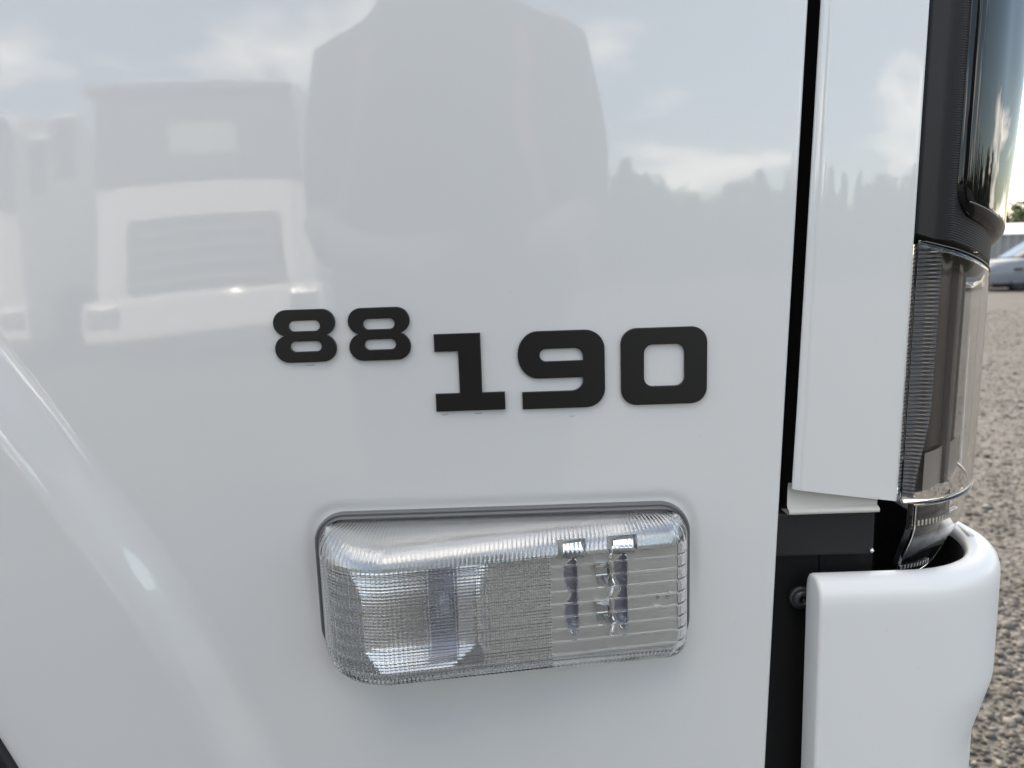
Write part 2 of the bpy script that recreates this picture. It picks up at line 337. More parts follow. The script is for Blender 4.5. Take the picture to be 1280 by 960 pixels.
def eight(x0, z0):
    w, r1, c1, r2, c2 = 41.6, 8.9, 8.9, 9.3, 26.4
    def isect():
        d = math.hypot((9.3-8.9), c2-c1); a = (r1*r1-r2*r2+d*d)/(2*d); h = math.sqrt(r1*r1-a*a)
        ux, uz = (.4)/d, (c2-c1)/d; px, pz = 8.9+a*ux, c1+a*uz
        return px-h*uz, pz+h*ux
    ix, iz = isect()
    a1 = math.degrees(math.atan2(c1-iz, ix-8.9)) % 360; a2 = math.degrees(math.atan2(c2-iz, ix-9.3)) % 360
    L = arc(8.9, -c1, r1, 90, a1, 16)+arc(9.3, -c2, r2, a2, 270, 16)
    Rr = [(w-x, z) for x, z in L][::-1]
    outer = [(x0+x, z0+z) for x, z in L+Rr]
    def stad(xa, xb, za, zb_):
        r = (za-zb_)/2; cz = (za+zb_)/2
        return [(x0+x, z0+z) for x, z in arc(xa+r, cz, r, 90, 270, 10)+arc(xb-r, cz, r, 270, 450, 10)]
    return [outer, stad(10.2, 31.4, -7.5, -14.6), stad(10.4, 31.6, -21.4, -28.4)]
numeral(eight(-159.2, -23.6)); numeral(eight(-109.0, -23.9))
numeral([[(-51.8, -43.2), (-20.4, -43.2), (-20.4, -84.1), (-5.0, -84.1), (-5.0, -96.4), (-52.4, -96.4), (-52.4, -84.1), (-35.8, -84.1), (-35.8, -55.2), (-51.8, -55.2)]], 'large black slab numeral 1')
nine = arc(4.4+13.7, -43.5-16.2, 13.7, 90, 270, 20, 16.2)+[(48.8, -75.9)]+arc(48.8-8, -77.4, 8, 0, -90, 8, 7.6)+[(6.8, -85.0), (6.8, -96.9)]+arc(63.6-13, -96.9+13, 13, -90, 0, 12)+arc(63.6-13.7, -43.5-13, 13.7, 0, 90, 12, 13)
numeral([nine, arc(19.4+4.3, -60.0, 4.3, 90, 270, 10)+[(48.8, -64.3)]+arc(48.8-6, -55.7-5.6, 6, 0, 90, 8, 5.6)], 'large black numeral 9')
def rr(x0, x1, z0, z1, r):
    return arc(x1-r, z1-r, r, 0, 90)+arc(x0+r, z1-r, r, 90, 180)+arc(x0+r, z0+r, r, 180, 270)+arc(x1-r, z0+r, r, 270, 360)
numeral([rr(74.6, 133.4, -96.6, -43.7, 10.8), rr(90.4, 118.0, -83.9, -55.2, 6.0)], 'large black numeral 0')

# dried adhesive left under three of the numerals
for (x, z, l) in ((-47, -98.6, 5), (-24, -98.4, 6), (41, -102.5, 4), (-137, -61.2, 7)):
    P = [((x+l*(q-.5))*.001, float(panel_y(np.array([[x*.001]]), np.array([[z*.001]]))[0, 0])-.0001, (z-.7*math.sin(q*3.0)*(1+.2*math.sin(9*q)))*.001+CZ) for q in np.linspace(0, 1, 9)]
    link('adhesive_residue', tube_mesh('adhesive_residue', P, [.0001+.00016*math.sin(math.pi*q)**.5 for q in np.linspace(0, 1, 9)], 6), 'liner', truck)
# --- side marker lamp
lamp = empty('side_marker_lamp', (-.01, 0, -.22+CZ), truck)
lamp['label'] = 'clear ribbed side marker lamp below the badge'
def lamp_outline(off, r, n=14):
    x0, x1, z0, z1 = LX0-off, LX1-.0018+off, LZB+.008-off*.9, LZT+off*.9
    pts = []
    for cx, cz, a0, rr_ in ((x1, z1, 0, r), (x0, z1, 90, r), (x0, z0, 180, r*1.15), (x1, z0, 270, r)):
        sx = -1 if cx > 0 else 1; sz = -1 if cz == z1 else 1
        pts += arc(cx+sx*rr_, cz+sz*rr_, rr_, a0, a0+90, n)
    return np.array(pts)
gp = [(.0046, .004), (.0046, -.0006), (.0042, -.0020), (.0034, -.0027), (.0025, -.0024), (.0018, -.0019), (.0013, -.0022), (.0007, -.0036), (.0001, -.0040), (-.0007, -.0036), (-.0010, -.003), (-.0010, .004)]
rows = []
for off, y in gp:
    o_ = lamp_outline(off, .0175+off); rows.append([[x, y, z+CZ] for x, z in o_])
link('lamp_gasket', grid('lamp_gasket', np.array(rows), wrap=True), 'rubber', lamp)

NB = 9; FT, FB = -.1890, -.2700                                   # top and bottom of the stepped face
def hf(x): return np.where(x > -.088, .0505-.150*(x+.088), .0505-.05*(-.088-x))
def sq(u, p): return (1-(1-np.clip(u, 0, 1))**p)**(1/p)
def lens_h(x, z, inn=0.0):
    l = sq((x-(LX0+inn))/.047, 2.1); r = sq((LX1-inn-x)/.010, 2.0); tp = sq((LZT-inn-z)/.0205, 2.05); bt = sq((z-(LZB+inn))/.0150, 2.2)
    return .001+(hf(x)-.001-inn*1.15)*l*r*tp*bt
XCLEAR = .0215
def lens_ribs(x, z):
    fx = (x/.0030) % 1.0; px_ = 4*(fx-.5)**2
    tz = (FT-z)/(FT-FB)*NB; fz = (tz % 1.0); sub = (tz*4) % 1.0; pz = 4*(sub-.5)**2
    face = ((z < FT) & (z > FB)).astype(float)
    left = (x < XCLEAR).astype(float)
    a = np.where(face > 0, left*(.00080*px_+.00055*pz), .00085*px_)
    edge = smooth01((x-LX0-.010)/.006)*smooth01((LX1-.004-x)/.003)
    a = a*np.where(z > FT, 1, edge)
    st = face*(.00045*fz)*smooth01((x-LX0-.008)/.008)
    return a+st
def lens_outer(x, z):
    tz = (FT-z)/(FT-FB)*NB; f = tz % 1.0
    face = ((z < FT+.0003) & (z > FB-.0003))
    fx = (x/.0030) % 1.0; sub = (tz*4) % 1.0; sh = np.where(face, (x < XCLEAR)*-4.0*(.00026*(fx-.5)**2+.00017*(sub-.5)**2), -.00052*4*(fx-.5)**2)
    return sh+np.where(face, -.00045*np.exp(-(np.minimum(f, 1-f)/.06)**2), 0)*smooth01((x-LX0-.012)/.01)*smooth01((LX1-.006-x)/.003)
RB = .0150
def lens_grid(inn, ribbed):
    u = np.linspace(0, math.pi/2, 40)
    ztop = LZT-inn-.0205*(1-np.cos(u)); zbot = LZB+inn+.0150*(1-np.cos(np.linspace(0, math.pi/2, 34)))
    zmid = np.linspace(ztop[-1], zbot[-1], 230)[1:-1]; zs = np.concatenate([ztop, zmid, zbot[::-1]])
    xl = LX0+inn+.012*(1-np.cos(np.linspace(0, math.pi/2, 40))); xr_ = LX1-inn-.010*(1-np.cos(np.linspace(0, math.pi/2, 26)))
    xm = np.linspace(xl[-1], xr_[-1], 740)[1:-1]; xs = np.concatenate([xl, xm, xr_[::-1]])
    X, Z = np.meshgrid(xs, zs)
    # round the outline's corners by drawing rows in near top and bottom
    def inset(d, r): d = np.clip(d, 0, r); return r-np.sqrt(np.maximum(r*r-(r-d)**2, 0))
    rT, rBl, rBr = .0165, .024, .017
    dT = (LZT-inn)-Z; dB = Z-(LZB+inn)
    il = np.maximum(inset(dT, rT), inset(dB, rBl)); ir = np.maximum(inset(dT, rT), inset(dB, rBr))
    W = LX1-LX0-2*inn; s = (X-(LX0+inn))/W; H = lens_h(X, Z, inn)
    wl = np.clip(1-s/.30, 0, 1)**1.5; wr = np.clip((s-.72)/.28, 0, 1)**1.5
    X2 = X+il*wl-ir*wr
    if ribbed: H = H-lens_ribs(X, Z)*smooth01((H-.004)/.006)
    else: H = H+lens_outer(X, Z)*smooth01((H-.006)/.006)
    return np.stack([X2, -np.maximum(H, .0008), Z+CZ], -1)
Go = lens_grid(0.0, False); Gi = lens_grid(.0024, True); nr, nc = Go.shape[:2]
V = np.concatenate([Go.reshape(-1, 3), Gi.reshape(-1, 3)]); off = nr*nc
Q = [quads(nr, nc, 0, True), quads(nr, nc, off, False)]
ring = np.concatenate([np.arange(nc), np.arange(1, nr)*nc+nc-1, (nr-1)*nc+np.arange(nc-2, -1, -1), np.arange(nr-2, 0, -1)*nc])
r2 = np.roll(ring, -1); Q.append(np.stack([ring, r2, r2+off, ring+off], -1))
link('lamp_lens', from_arrays('lamp_lens', V, np.concatenate(Q)), 'clear', lamp)
# moulded approval marks on the inner plate are too small to read: a few raised dashes as the photograph shows
# reflector: one pressed tray - shoulder wall, bowl with bulb slot on the left, flat plate with two wavy windows on the right
def plate_y(x): return -(hf(x)-.0120)
W0, W1 = -.1975, -.2535
def win_edge(c, sgn, w, z):
    q = np.clip((W0-z)/(W0-W1), 0, 1); q = q**.92
    return c+sgn*w*(.80*np.abs(np.sin(q*2*math.pi))**.65+.20*np.minimum(1, np.minimum(q, 1-q)*14))
def win_edge(c, sgn, w, z):
    q = np.clip((W0-z)/(W0-W1), 0, 1)**.92; cap = np.sqrt(np.clip(np.minimum(q, 1-q)*16, 0, 1))
    if sgn < 0: return c-w*(.58*np.abs(np.sin(q*2*math.pi))**.9+.16)*cap
    return c+w*(.10*np.abs(np.sin(q*2*math.pi))+.55)*cap
WC = (.0372, .0722)
def in_window(x, z):
    r = np.zeros(x.shape, bool)
    for c in WC: r |= (x > win_edge(c, -1, .0088, z)) & (x < win_edge(c, 1, .0050, z))
    return r & (z < W0) & (z > W1)
def tray():
    xs = np.linspace(LX0+.0045, LX1-.0045, 700); zs = np.linspace(LZT-.0045, LZB+.0045, 240); X, Z = np.meshgrid(xs, zs)
    shell = lens_h(X, Z, .0045)
    q = (Z+.2265)
    f = np.where(q > .010, 16*np.minimum(q-.010, .014)**2+.45*np.maximum(q-.024, 0), np.where(q < -.022, .5*(q+.022), 0))       # leans back at the top, turns up at the foot
    bowl = .031+.010*((X+.060)/.040)**2-f
    slot = (np.abs(X+.053) < .0105) & (Z < -.197) & (Z > -.259)
    bowl = np.where(slot, bowl-.007, bowl)
    pl_ = -plate_y(X)+.00055*np.sin(X/.0030*2*math.pi)*(X < XCLEAR)*smooth01((X+.022)/.004)
    kx = smooth01((X+.031)/.012)
    thr = np.full(X.shape, -.1935)
    for c in (.0363, .0712): thr = np.where(np.abs(X-c) < .0098, -.1842, thr)
    deep = np.where(Z > thr, .05, bowl*(1-kx)+pl_*kx)
    w_ = in_window(X, Z); H = np.minimum(shell, np.where(w_, deep-.0075, deep))
    P = np.stack([X, -H, Z+CZ], -1); nr, nc = X.shape; Qs = quads(nr, nc, 0, True).reshape(nr-1, nc-1, 4)
    wn = w_.reshape(-1)[Qs]; shl = (shell <= deep).reshape(-1)[Qs].any(-1)
    win = wn.all(-1) & ~shl; wall = wn.any(-1) & ~win & ~shl
    slt = (slot & (X < -.02)).reshape(-1)[Qs].all(-1) & ~shl
    flat = ((X > -.0215)).reshape(-1)[Qs].all(-1) & ~wn.any(-1) & ~shl
    shw = shl & ~(win | wall | slt | flat); rest = ~(win | wall | slt | flat | shl)
    for nm, mk, mm, smo in (('reflector', rest, 'dish', True), ('lamp_body', shw, 'liner', True), ('reflector_plate', flat, 'satin', True), ('led_window', win, 'lilac', True), ('window_wall', wall, 'chrome', False), ('bulb_slot', slt, 'lilac', True)):
        q_ = Qs[mk]; u_, inv = np.unique(q_, return_inverse=True)
        link(nm, from_arrays(nm, P.reshape(-1, 3)[u_], inv.reshape(-1, 4)), mm, lamp, smo)
tray()
link('bulb', lathe_mesh('bulb', [(.0001, -.014), (.004, -.013), (.0062, -.008), (.0065, 0), (.005, .008), (.004, .012)], (0, 0, 1), (-.053, -.027, -.225+CZ), 20), 'lilac', lamp)
for c in WC:
    zz_ = np.linspace(W0-.0002, W1+.0002, 60)
    for sg, wd in ((-1, .0088), (1, .0050)):
        link('window_rim', tube_mesh('window_rim', [(float(win_edge(c, sg, wd, z)), float(plate_y(c)-.0004), float(z)+CZ) for z in zz_], .00055, 6), 'chrome', lamp)
# bright hoods over the windows, folded zigzag strip between them
def prism(pts, y0, y1, bm):
    n = len(pts); f = [bm.verts.new((x, y0+plate_y(x), z+CZ)) for x, z in pts]; k = [bm.verts.new((x, y1+plate_y(x), z+CZ)) for x, z in pts]
    bm.faces.new(f); bm.faces.new(k[::-1])
    for i in range(n): bm.faces.new([f[i], k[i], k[(i+1) % n], f[(i+1) % n]])
for c in (.0368, .0715):
    bm = bmesh.new(); P = []
    for k, (dz, dyy) in enumerate(((0, 0), (.0035, -.0055), (.0055, -.0068), (.0095, -.0045), (.0140, .001))):
        P.append([[c-.009+.001*k, plate_y(c)+dyy, -.1985+dz+CZ], [c+.0088-.0006*k, plate_y(c)+dyy, -.1985+dz+CZ]])
    link('window_hood', grid('window_hood', np.array(P)), 'chrome', lamp, False); bm.free()
bm = bmesh.new()
for zc in (-.2050, -.2335):
    prism([(.0525, zc+.0040), (.0605, zc+.0005), (.0605, zc-.0070), (.0525, zc-.0032)], -.0045, .0, bm)
    v = [bm.verts.new((x, plate_y(x)+yy, z+CZ)) for x, yy, z in ((.0525, -.0008, zc-.0032), (.0605, -.006, zc-.0070), (.0615, -.001, zc-.0150), (.0540, -.0008, zc-.0130))]; bm.faces.new(v)
    v = [bm.verts.new((x, plate_y(x)+yy, z+CZ)) for x, yy, z in ((.0605, -.006, zc-.0070), (.0628, -.003, zc-.0010), (.0630, -.001, zc-.0150), (.0615, -.001, zc-.0150))]; bm.faces.new(v)
link('zigzag_strip', bm_mesh('zigzag_strip', bm), 'chrome', lamp, False)
rows = []
for z in np.linspace(-.1900, -.2550, 90):
    q = (z+.190)/-.0285; c = .0655-.0034*abs(math.sin(q*math.pi)); h_ = .0022+.0034*abs(math.sin(q*math.pi+.6))
    rows.append([(c-.0022, plate_y(c)-.0002, z+CZ), (c-.0003, plate_y(c)-h_, z+CZ), (c+.0007, plate_y(c)-h_, z+CZ), (c+.0020, plate_y(c)-.0002, z+CZ)])
link('wave_rib', grid('wave_rib', np.array(rows)), 'chrome', lamp, False)
# tiny moulded marks, illegible in the photograph
bm = bmesh.new()
for (x, z, w, h) in ((.0945, -.2385, .0045, .0006), (.0945, -.2402, .0036, .0006), (.103, -.2335, .0012, .0035), (.1052, -.2325, .0008, .004), (.096, -.2330, .0022, .0016)):
    xx = x; box_bm(bm, (xx, plate_y(xx+w/2)-.0012, z+CZ), (xx+w, plate_y(xx+w/2)-.0002, z+h+CZ))
link('moulded_mark', bm_mesh('moulded_mark', bm), 'chrome', lamp, False)

# --- headlamp round the front corner
head = empty('headlamp', (.3, .05, CZ), truck); head['label'] = 'headlamp wrapping the front corner, black above and clear below'
HA, HB = .100, .140
def prof(u, off, z):
    """u in metres along the corner from the strip's edge; off outwards"""
    t = np.clip(u/.165, 0, 1)*R(86)
    x0 = .2748+.0155*z
    x = x0+HA*np.sin(t); y = .002+HB*(1-np.cos(t))
    tx, ty = HA*np.cos(t), HB*np.sin(t); l = np.hypot(tx, ty)
    return x+off*ty/l, y-off*tx/l
def wrap_grid(us, zs, offf, zfun=None):
    U, S = np.meshgrid(us, zs); Zr = S if zfun is None else zfun(U, S)
    X, Y = prof(U, offf(U, Zr), Zr); return np.stack([X, Y, Zr+CZ], -1)
UM = .165
def zbound(u): return .0105-.026*np.clip(u/.10, 0, 1.3)
def zlens(u): return .0265-.021*np.clip((u-.02)/.08, 0, 1.3)
ribs_ = np.arange(0, .36, .0004)
back_off = np.array([-.06, -.03])
def f_z(U, S): return zbound(U)+.003+S
A = wrap_grid(np.concatenate([[-.0004, -.0002], np.linspace(0, .022, 8), np.linspace(.024, UM, 24)]), ribs_, lambda U, Z: np.where(U < 0, -.06, 0)-.004+.0075*smooth01((U-.014)/.010)+.00022*np.sign(np.sin(Z/.0016*2*math.pi)), f_z)
link('ribbed_bezel', grid('ribbed_bezel', A), 'black', head, False)
P = wrap_grid(np.linspace(0, UM, 40), np.array([0., .0001, .004]), lambda U, Z: np.where(Z > zbound(U)+.0035, -.004, -.030), lambda U, S: zbound(U)+.003+S)
link('bezel_floor', grid('bezel_floor', P), 'black', head, False)
def gloss_lens():
    us = np.concatenate([.0245+.008*(1-np.cos(np.linspace(0, math.pi/2, 14))), np.linspace(.034, UM, 60)])
    sv_ = np.concatenate([.010*(1-np.cos(np.linspace(0, math.pi/2, 14))), np.linspace(.0115, .36, 70)])
    U, S = np.meshgrid(us, sv_); r = .019
    d = np.clip(S, 0, r); ins = r-np.sqrt(np.maximum(r*r-(r-d)**2, 0)); w = np.clip(1-(U-.0245)/.05, 0, 1)
    U2 = U+ins*w*.8; Zr = zlens(U2)+S
    e1 = np.clip((U-.0245)/.008, 0, 1); e2 = np.clip(S/.010, 0, 1); o = np.sqrt(1-(1-e1)**2)*np.sqrt(1-(1-e2)**2)
    X, Y = prof(U2, .0015+(.0085+.006*smooth01((U2-.06)/.05)*np.clip(Zr/.12+.2, 0, 1.2))*o, Zr); return np.stack([X, Y, Zr+CZ], -1), U2[0], Zr[0]
G, ue, ze = gloss_lens()
link('upper_lens', grid('upper_lens', G), 'gloss', head)
# added tube for the upper lens's reflected highlight: down its left side, along its lower edge
G2 = []
for p in list(G[::-1, 0])+list(G[0, 1:60]): G2.append(tuple(p))
link('lens_edge_line', tube_mesh('lens_edge_line', [G2[i] for i in range(0, len(G2), 2)], .0008, 6), 'guide', head)
ul = np.linspace(.03, .105, 40)
P = [(*prof(np.array(u), .0098, np.array(0.0)), zlens(u)+.0085+CZ) for u in ul]
link('lens_highlight', tube_mesh('lens_highlight', [tuple(float(q) for q in p) for p in P], .0006, 6), 'guide', head)  # added tube standing in for the bright reflection above the lower edge
# lower clear lens: a thin shell
def low_lens(off):
    us = np.linspace(0, UM, 70); ss = np.linspace(0, 1, 40)
    return wrap_grid(us, ss, lambda U, Z: off+.0045*smooth01(U/.03)-.010*smooth01((-Z-.145)/.03)*0, lambda U, S: zbound(U)-.0015+S*(-.1745-zbound(U)+.0015))
Go, Gi = low_lens(0.0), low_lens(-.0022); nr, nc = Go.shape[:2]; off = nr*nc
ring = np.concatenate([np.arange(nc), np.arange(1, nr)*nc+nc-1, (nr-1)*nc+np.arange(nc-2, -1, -1), np.arange(nr-2, 0, -1)*nc]); r2 = np.roll(ring, -1)
link('lower_lens', from_arrays('lower_lens', np.concatenate([Go.reshape(-1, 3), Gi.reshape(-1, 3)]), np.concatenate([quads(nr, nc, 0, True), quads(nr, nc, off), np.stack([ring, r2, r2+off, ring+off], -1)])), 'smoke', head)
for s_, nm in ((0, 'lens_edge_line'), (-1, 'lens_edge_line')):
    P = [tuple(p) for p in Go[0 if s_ == 0 else -1, 2:64:2]]; link(nm, tube_mesh(nm, P, .0004, 6), 'guide', head)
# ribbed light guide strip inside its left edge
zs_ = np.arange(-.171, .007, .00035)
def guide_off(U, Z): return -.0055+.0010*np.abs(((Z/.0028) % 1)*2-1)+.0030*smooth01((U-.013)/.005)
def guide_w(U, S):
    return S
us_ = np.linspace(.0, .0215, 14); U, S = np.meshgrid(us_, zs_)
k = smooth01((S+.172)/.07); U2 = U*(.52+.48*k)
X, Y = prof(U2, guide_off(U, S), S); link('light_guide', grid('light_guide', np.stack([X, Y, np.minimum(S, zbound(U2)-.004)+CZ], -1)), 'guide', head)
# dark inner housing, reflector cup and pale lower reflector behind the clear lens
A = wrap_grid(np.linspace(.010, .135, 60), np.linspace(0, 1, 40), lambda U, Z: -.007-.005*smooth01((U-.02)/.03)+.0022*smooth01(np.sin(U*220)*4)*(U > .05), lambda U, S: zbound(U)-.003+S*(-.166-zbound(U)))
link('inner_housing', grid('inner_housing', A), 'inner', head)
A = wrap_grid(np.linspace(.022, .108, 40), np.linspace(0, 1, 30), lambda U, Z: -.005-.006*np.sin(np.clip((U-.022)/.086, 0, 1)*math.pi)+.00018*np.sin(Z/.0030*2*math.pi), lambda U, S: -.140-.028*S)
link('low_reflector', grid('low_reflector', A), 'warm', head, True)
# small clear piece hanging below the lens
def tab(off):
    us = np.linspace(.012, .085, 50); ss = np.linspace(0, 1, 50)
    return wrap_grid(us, ss, lambda U, Z: off-.014*smooth01((-Z-.19)/.045), lambda U, S: -.1765-S*(.058-.014*np.clip((U-.03)/.05, 0, 1)**2))
Go, Gi = tab(.0005), tab(-.0018)
rb = .0005*np.abs(((np.arange(50)*.0014/.0028) % 1)*2-1); Gi[:, :, 1] += rb[None]*0+rb[:, None]
nr, nc = Go.shape[:2]; off = nr*nc
ring = np.concatenate([np.arange(nc), np.arange(1, nr)*nc+nc-1, (nr-1)*nc+np.arange(nc-2, -1, -1), np.arange(nr-2, 0, -1)*nc]); r2 = np.roll(ring, -1)
link('lens_tab', from_arrays('lens_tab', np.concatenate([Go.reshape(-1, 3), Gi.reshape(-1, 3)]), np.concatenate([quads(nr, nc, 0, True), quads(nr, nc, off), np.stack([ring, r2, r2+off, ring+off], -1)])), 'clear', head)
A = wrap_grid(np.linspace(.014, .08, 30), np.linspace(0, 1, 60), lambda U, Z: -.010-.012*smooth01((-Z-.19)/.045)+.0010*np.abs(((U/.004) % 1)*2-1)*(Z > -.199), lambda U, S: -.178-S*.052)
link('tab_backing', grid('tab_backing', A), 'inner', head)

bm = bmesh.new()
for row, (z_, h_, n_, u0, u1, o_) in enumerate(((-.1905, .0042, 15, .018, .070, -.0045), (-.2285, .0040, 10, .016, .052, -.016))):
    for u in np.linspace(u0, u1, n_):
        x, y = prof(np.array(u), o_, np.array(z_)); t = u/.165*R(86); mt = Matrix.Translation((float(x), float(y), z_+CZ)) @ Matrix.Rotation(t, 4, 'Z') @ Matrix.Diagonal((.0016, .003, h_, 1))
        bmesh.ops.create_cube(bm, size=1, matrix=mt)
link('tab_ribs', bm_mesh('tab_ribs', bm), 'chrome', head, False)['kind'] = 'stuff'
# --- bumper corner
def bumper():
    cx, RR, y0 = .283, .100, -.014
    path = [(.2105+.0725*s, y0, 1.0, 0.0) for s in [0, .002, .006, .012, .02, .028, .035]+list(np.linspace(.1, .95, 10))]
    path = [(x, y, 0.0) for x, y, _, _ in path]
    for a in np.linspace(0, math.pi/2, 32): path.append((cx+RR*math.sin(a), y0+RR*(1-math.cos(a)), a))
    for s in np.linspace(.05, 1.8, 20): path.append((cx+RR, y0+RR+s, math.pi/2))
    sec = [(-.024, -.62), (-.024, -.26), (-.024, -.2335), (-.0232, -.2290), (-.0212, -.2262), (-.018, -.2248), (-.0135, -.2244), (-.009, -.2252), (-.005, -.2275), (-.0022, -.2312), (-.0006, -.2360), (0, -.242)]
    sec += [(0, z) for z in np.linspace(-.25, -.62, 60)]
    rows = []
    for i, (x, y, a) in enumerate(path):
        nx, ny = math.sin(a), -math.cos(a); w = smooth01(np.array(a/R(50))); rw = []
        endd = x-.2105 if a == 0 else 1
        for o, z in sec:
            und = .0115*np.clip((-z-.322)/.05, 0, 1) * w if o > -.02 else 0
            oo = o-und
            zz = z
            if endd < .0025: 
                k = 1-math.sqrt(max(0, 1-(1-endd/.0025)**2)); 
                if z > -.26: zz = z-.003*k
                if o > -.012: oo = oo-.0025*k
            rw.append((x+nx*oo, y+ny*oo, zz+CZ))
        rows.append(rw)
    A = np.array(rows)
    me = grid('bumper', A, flip=True)
    bm = bmesh.new(); bm.from_mesh(me); bm.verts.ensure_lookup_table(); m_ = A.shape[1]
    bm.faces.new([bm.verts[j] for j in range(m_)]); bm.normal_update()
    bm.to_mesh(me); bm.free(); return me
bump = link('bumper', bumper(), 'bumper', truck)
mod = bump.modifiers.new('edge', 'EDGE_SPLIT'); mod.split_angle = R(50)
# black sheet just inside the bumper and the small clip cover on its rim
cx, RR, y0 = .283, .100, -.014
P = []
for (x, y, a) in [(.2125, y0, 0.)]+[(cx+RR*math.sin(a), y0+RR*(1-math.cos(a)), a) for a in np.linspace(0, math.pi/2, 24)]+[(cx+RR, 1.5, math.pi/2)]:
    nx, ny = math.sin(a), -math.cos(a); P.append([(x-nx*.0248, y-ny*.0248, z+CZ) for z in (-.2315, -.30, -.60)])
link('bumper_inner_sheet', grid('bumper_inner_sheet', np.array(P)), 'void', truck)
bm = bmesh.new(); a0 = R(75); nx, ny = math.sin(a0), -math.cos(a0)
for s0 in np.linspace(0, .020, 5): pass
px_, py_ = cx+(RR-.0135)*math.sin(a0), y0+RR-(RR-.0135)*math.cos(a0)
mt = Matrix.Translation((px_, py_+.012, -.2243+CZ)) @ Matrix.Rotation(a0, 4, 'Z')
r_ = bmesh.ops.create_cube(bm, size=1, matrix=mt @ Matrix.Diagonal((.026, .0050, .0006, 1)))
bmesh.ops.bevel(bm, geom=list(bm.edges), offset=.0004, segments=2, affect='EDGES')
link('clip_cover', bm_mesh('clip_cover', bm), 'bumper', truck)

# ------------------------------------------------------------------ what stands round about: seen past the bumper and mirrored in the paint
M['corr'] = mat('corrugated_steel', (0.26, 0.27, 0.275), .5, metal=.3)
M['lorry'] = mat('lorry_white', (0.72, 0.72, 0.71), 0.5, coat=.1)
M['glass'] = mat('dark_glass', (0.015, 0.018, 0.02), 0.05, spec=.8)
M['grille'] = mat('dark_grille', (0.03, 0.03, 0.032), 0.5)
M['pale'] = mat('pale_window_light', (0.40, 0.42, 0.40), 0.7)
def lorry(loc, label, k=1.0):
    L = empty('lorry', loc); tag(L, label, 'lorry', 'white lorries parked across the yard'); X0, Y0, _ = loc
    def bx(n, lo, hi, m, p, bev=.03): return box(n, (X0+lo[0], Y0+lo[1], lo[2]), (X0+hi[0], Y0+hi[1], hi[2]), m, p, bev)
    bx('cab_body', (-1.15, -2.0, .62), (1.15, 0, 2.92), 'lorry', L, .26)
    bx('bumper', (-1.17, -.5, .34), (1.17, .06, .78), 'lorry', L, .06)
    w = bx('windscreen', (-1.06, -.02, 1.86), (1.06, .025, 2.74), 'glass', L, .02)
    bx('sun_visor', (-1.08, .03, 2.70), (1.08, .16, 2.80), 'grille', L, .03)
    bx('rear_window_light', (-.34, .027, 2.12), (.38, .032, 2.42), 'pale', w, .001)  # pale panel standing in for daylight through the cab's rear window
    bx('grille', (-.76, -.01, .80), (.76, .03, 1.52), 'grille', L, .02)
    for q in range(4): bx('grille_bar', (-.70, .031, .88+.16*q), (.70, .05, .91+.16*q), 'corr', L, .008)
    for q in (-.5, .35): bx('wiper', (q-.25, .026, 1.90), (q+.25, .05, 1.93), 'grille', L, .008)
    for s in (-1, 1):
        bx('headlamp', (min(s*.80, s*1.10), .05, .50), (max(s*.80, s*1.10), .085, .72), 'chrome', L, .02)
        m_ = bx('mirror', (min(s*1.20, s*1.46), -.15, 1.92), (max(s*1.20, s*1.46), .02, 2.62), 'lorry', L, .05)
        bx('mirror_glass', (min(s*1.23, s*1.43), .021, 1.97), (max(s*1.23, s*1.43), .026, 2.56), 'grille', m_, .001)
        wh = link('wheel', lathe_mesh('wheel', [(.05, -.02), (.25, 0), (.48, -.03), (.5, .02), (.5, .28), (.2, .3)], (s*-1, 0, 0), (X0+s*1.14, Y0-.95, .5), 32), 'tyre', L)
    bx('box_body', (-1.25, -8.5, .95), (1.25, -2.1, 3.0), 'lorry', L, .03)
    L.scale = (1.18, 1.18, 1.18)
    return L
lorry((-3.60, -8.6, 0), 'white lorry facing the panel, mirrored whole in the paint above the badge')
lorry((-7.6, -9.6, 0), 'white lorry parked beside the one mirrored in the paint, further from the photographer')

# photographer
M['jacket'] = mat('dark_jacket', (0.045, 0.047, 0.055), .8, bump=(40, .3, .01, 3)); M['trousers'] = mat('dark_trousers', (0.05, 0.05, 0.055), .85)
M['skin'] = mat('skin', (0.50, 0.33, 0.25), .5); M['hair'] = mat('brown_hair', (0.05, 0.035, 0.025), .6); M['strap'] = mat('faded_red_tape', (0.55, 0.22, 0.16), .6); M['boot'] = mat('boots', (0.03, 0.028, 0.025), .6)
def skin_mesh(name, verts, edges, radii, m, parent, root=0, sub=2):
    me = bpy.data.meshes.new(name); me.from_pydata(verts, edges, []); o = link(name, me, m, parent, False)
    s = o.modifiers.new('skin', 'SKIN'); s.use_smooth_shade = True; sv_ = me.skin_vertices[0].data
    for i, r_ in enumerate(radii): sv_[i].radius = (r_, r_) if not hasattr(r_, '__len__') else r_
    sv_[root].use_root = True; o.modifiers.new('sub', 'SUBSURF').levels = sub; o.modifiers['sub'].render_levels = sub
    return o
PX, PY = -.085, -.88
person = empty('person', (PX, PY, 0)); tag(person, 'person in a dark jacket with red shoulder strips holding up a phone', 'person')
def w(x, y, z): return (PX+x, PY+y, z)
bv, be, br = [], [], []
def chain(pts, rad, start=None):
    prev = start
    for p, r_ in zip(pts, rad):
        bv.append(w(*p)); br.append(r_); i = len(bv)-1
        if prev is not None: be.append((prev, i))
        prev = i
    return prev
chain([(0, 0, .98)], [(.15, .12)])
ch = chain([(0, 0, 1.12), (0, .01, 1.28), (0, .01, 1.44)], [(.14, .11), (.155, .12), (.13, .10)], 0)
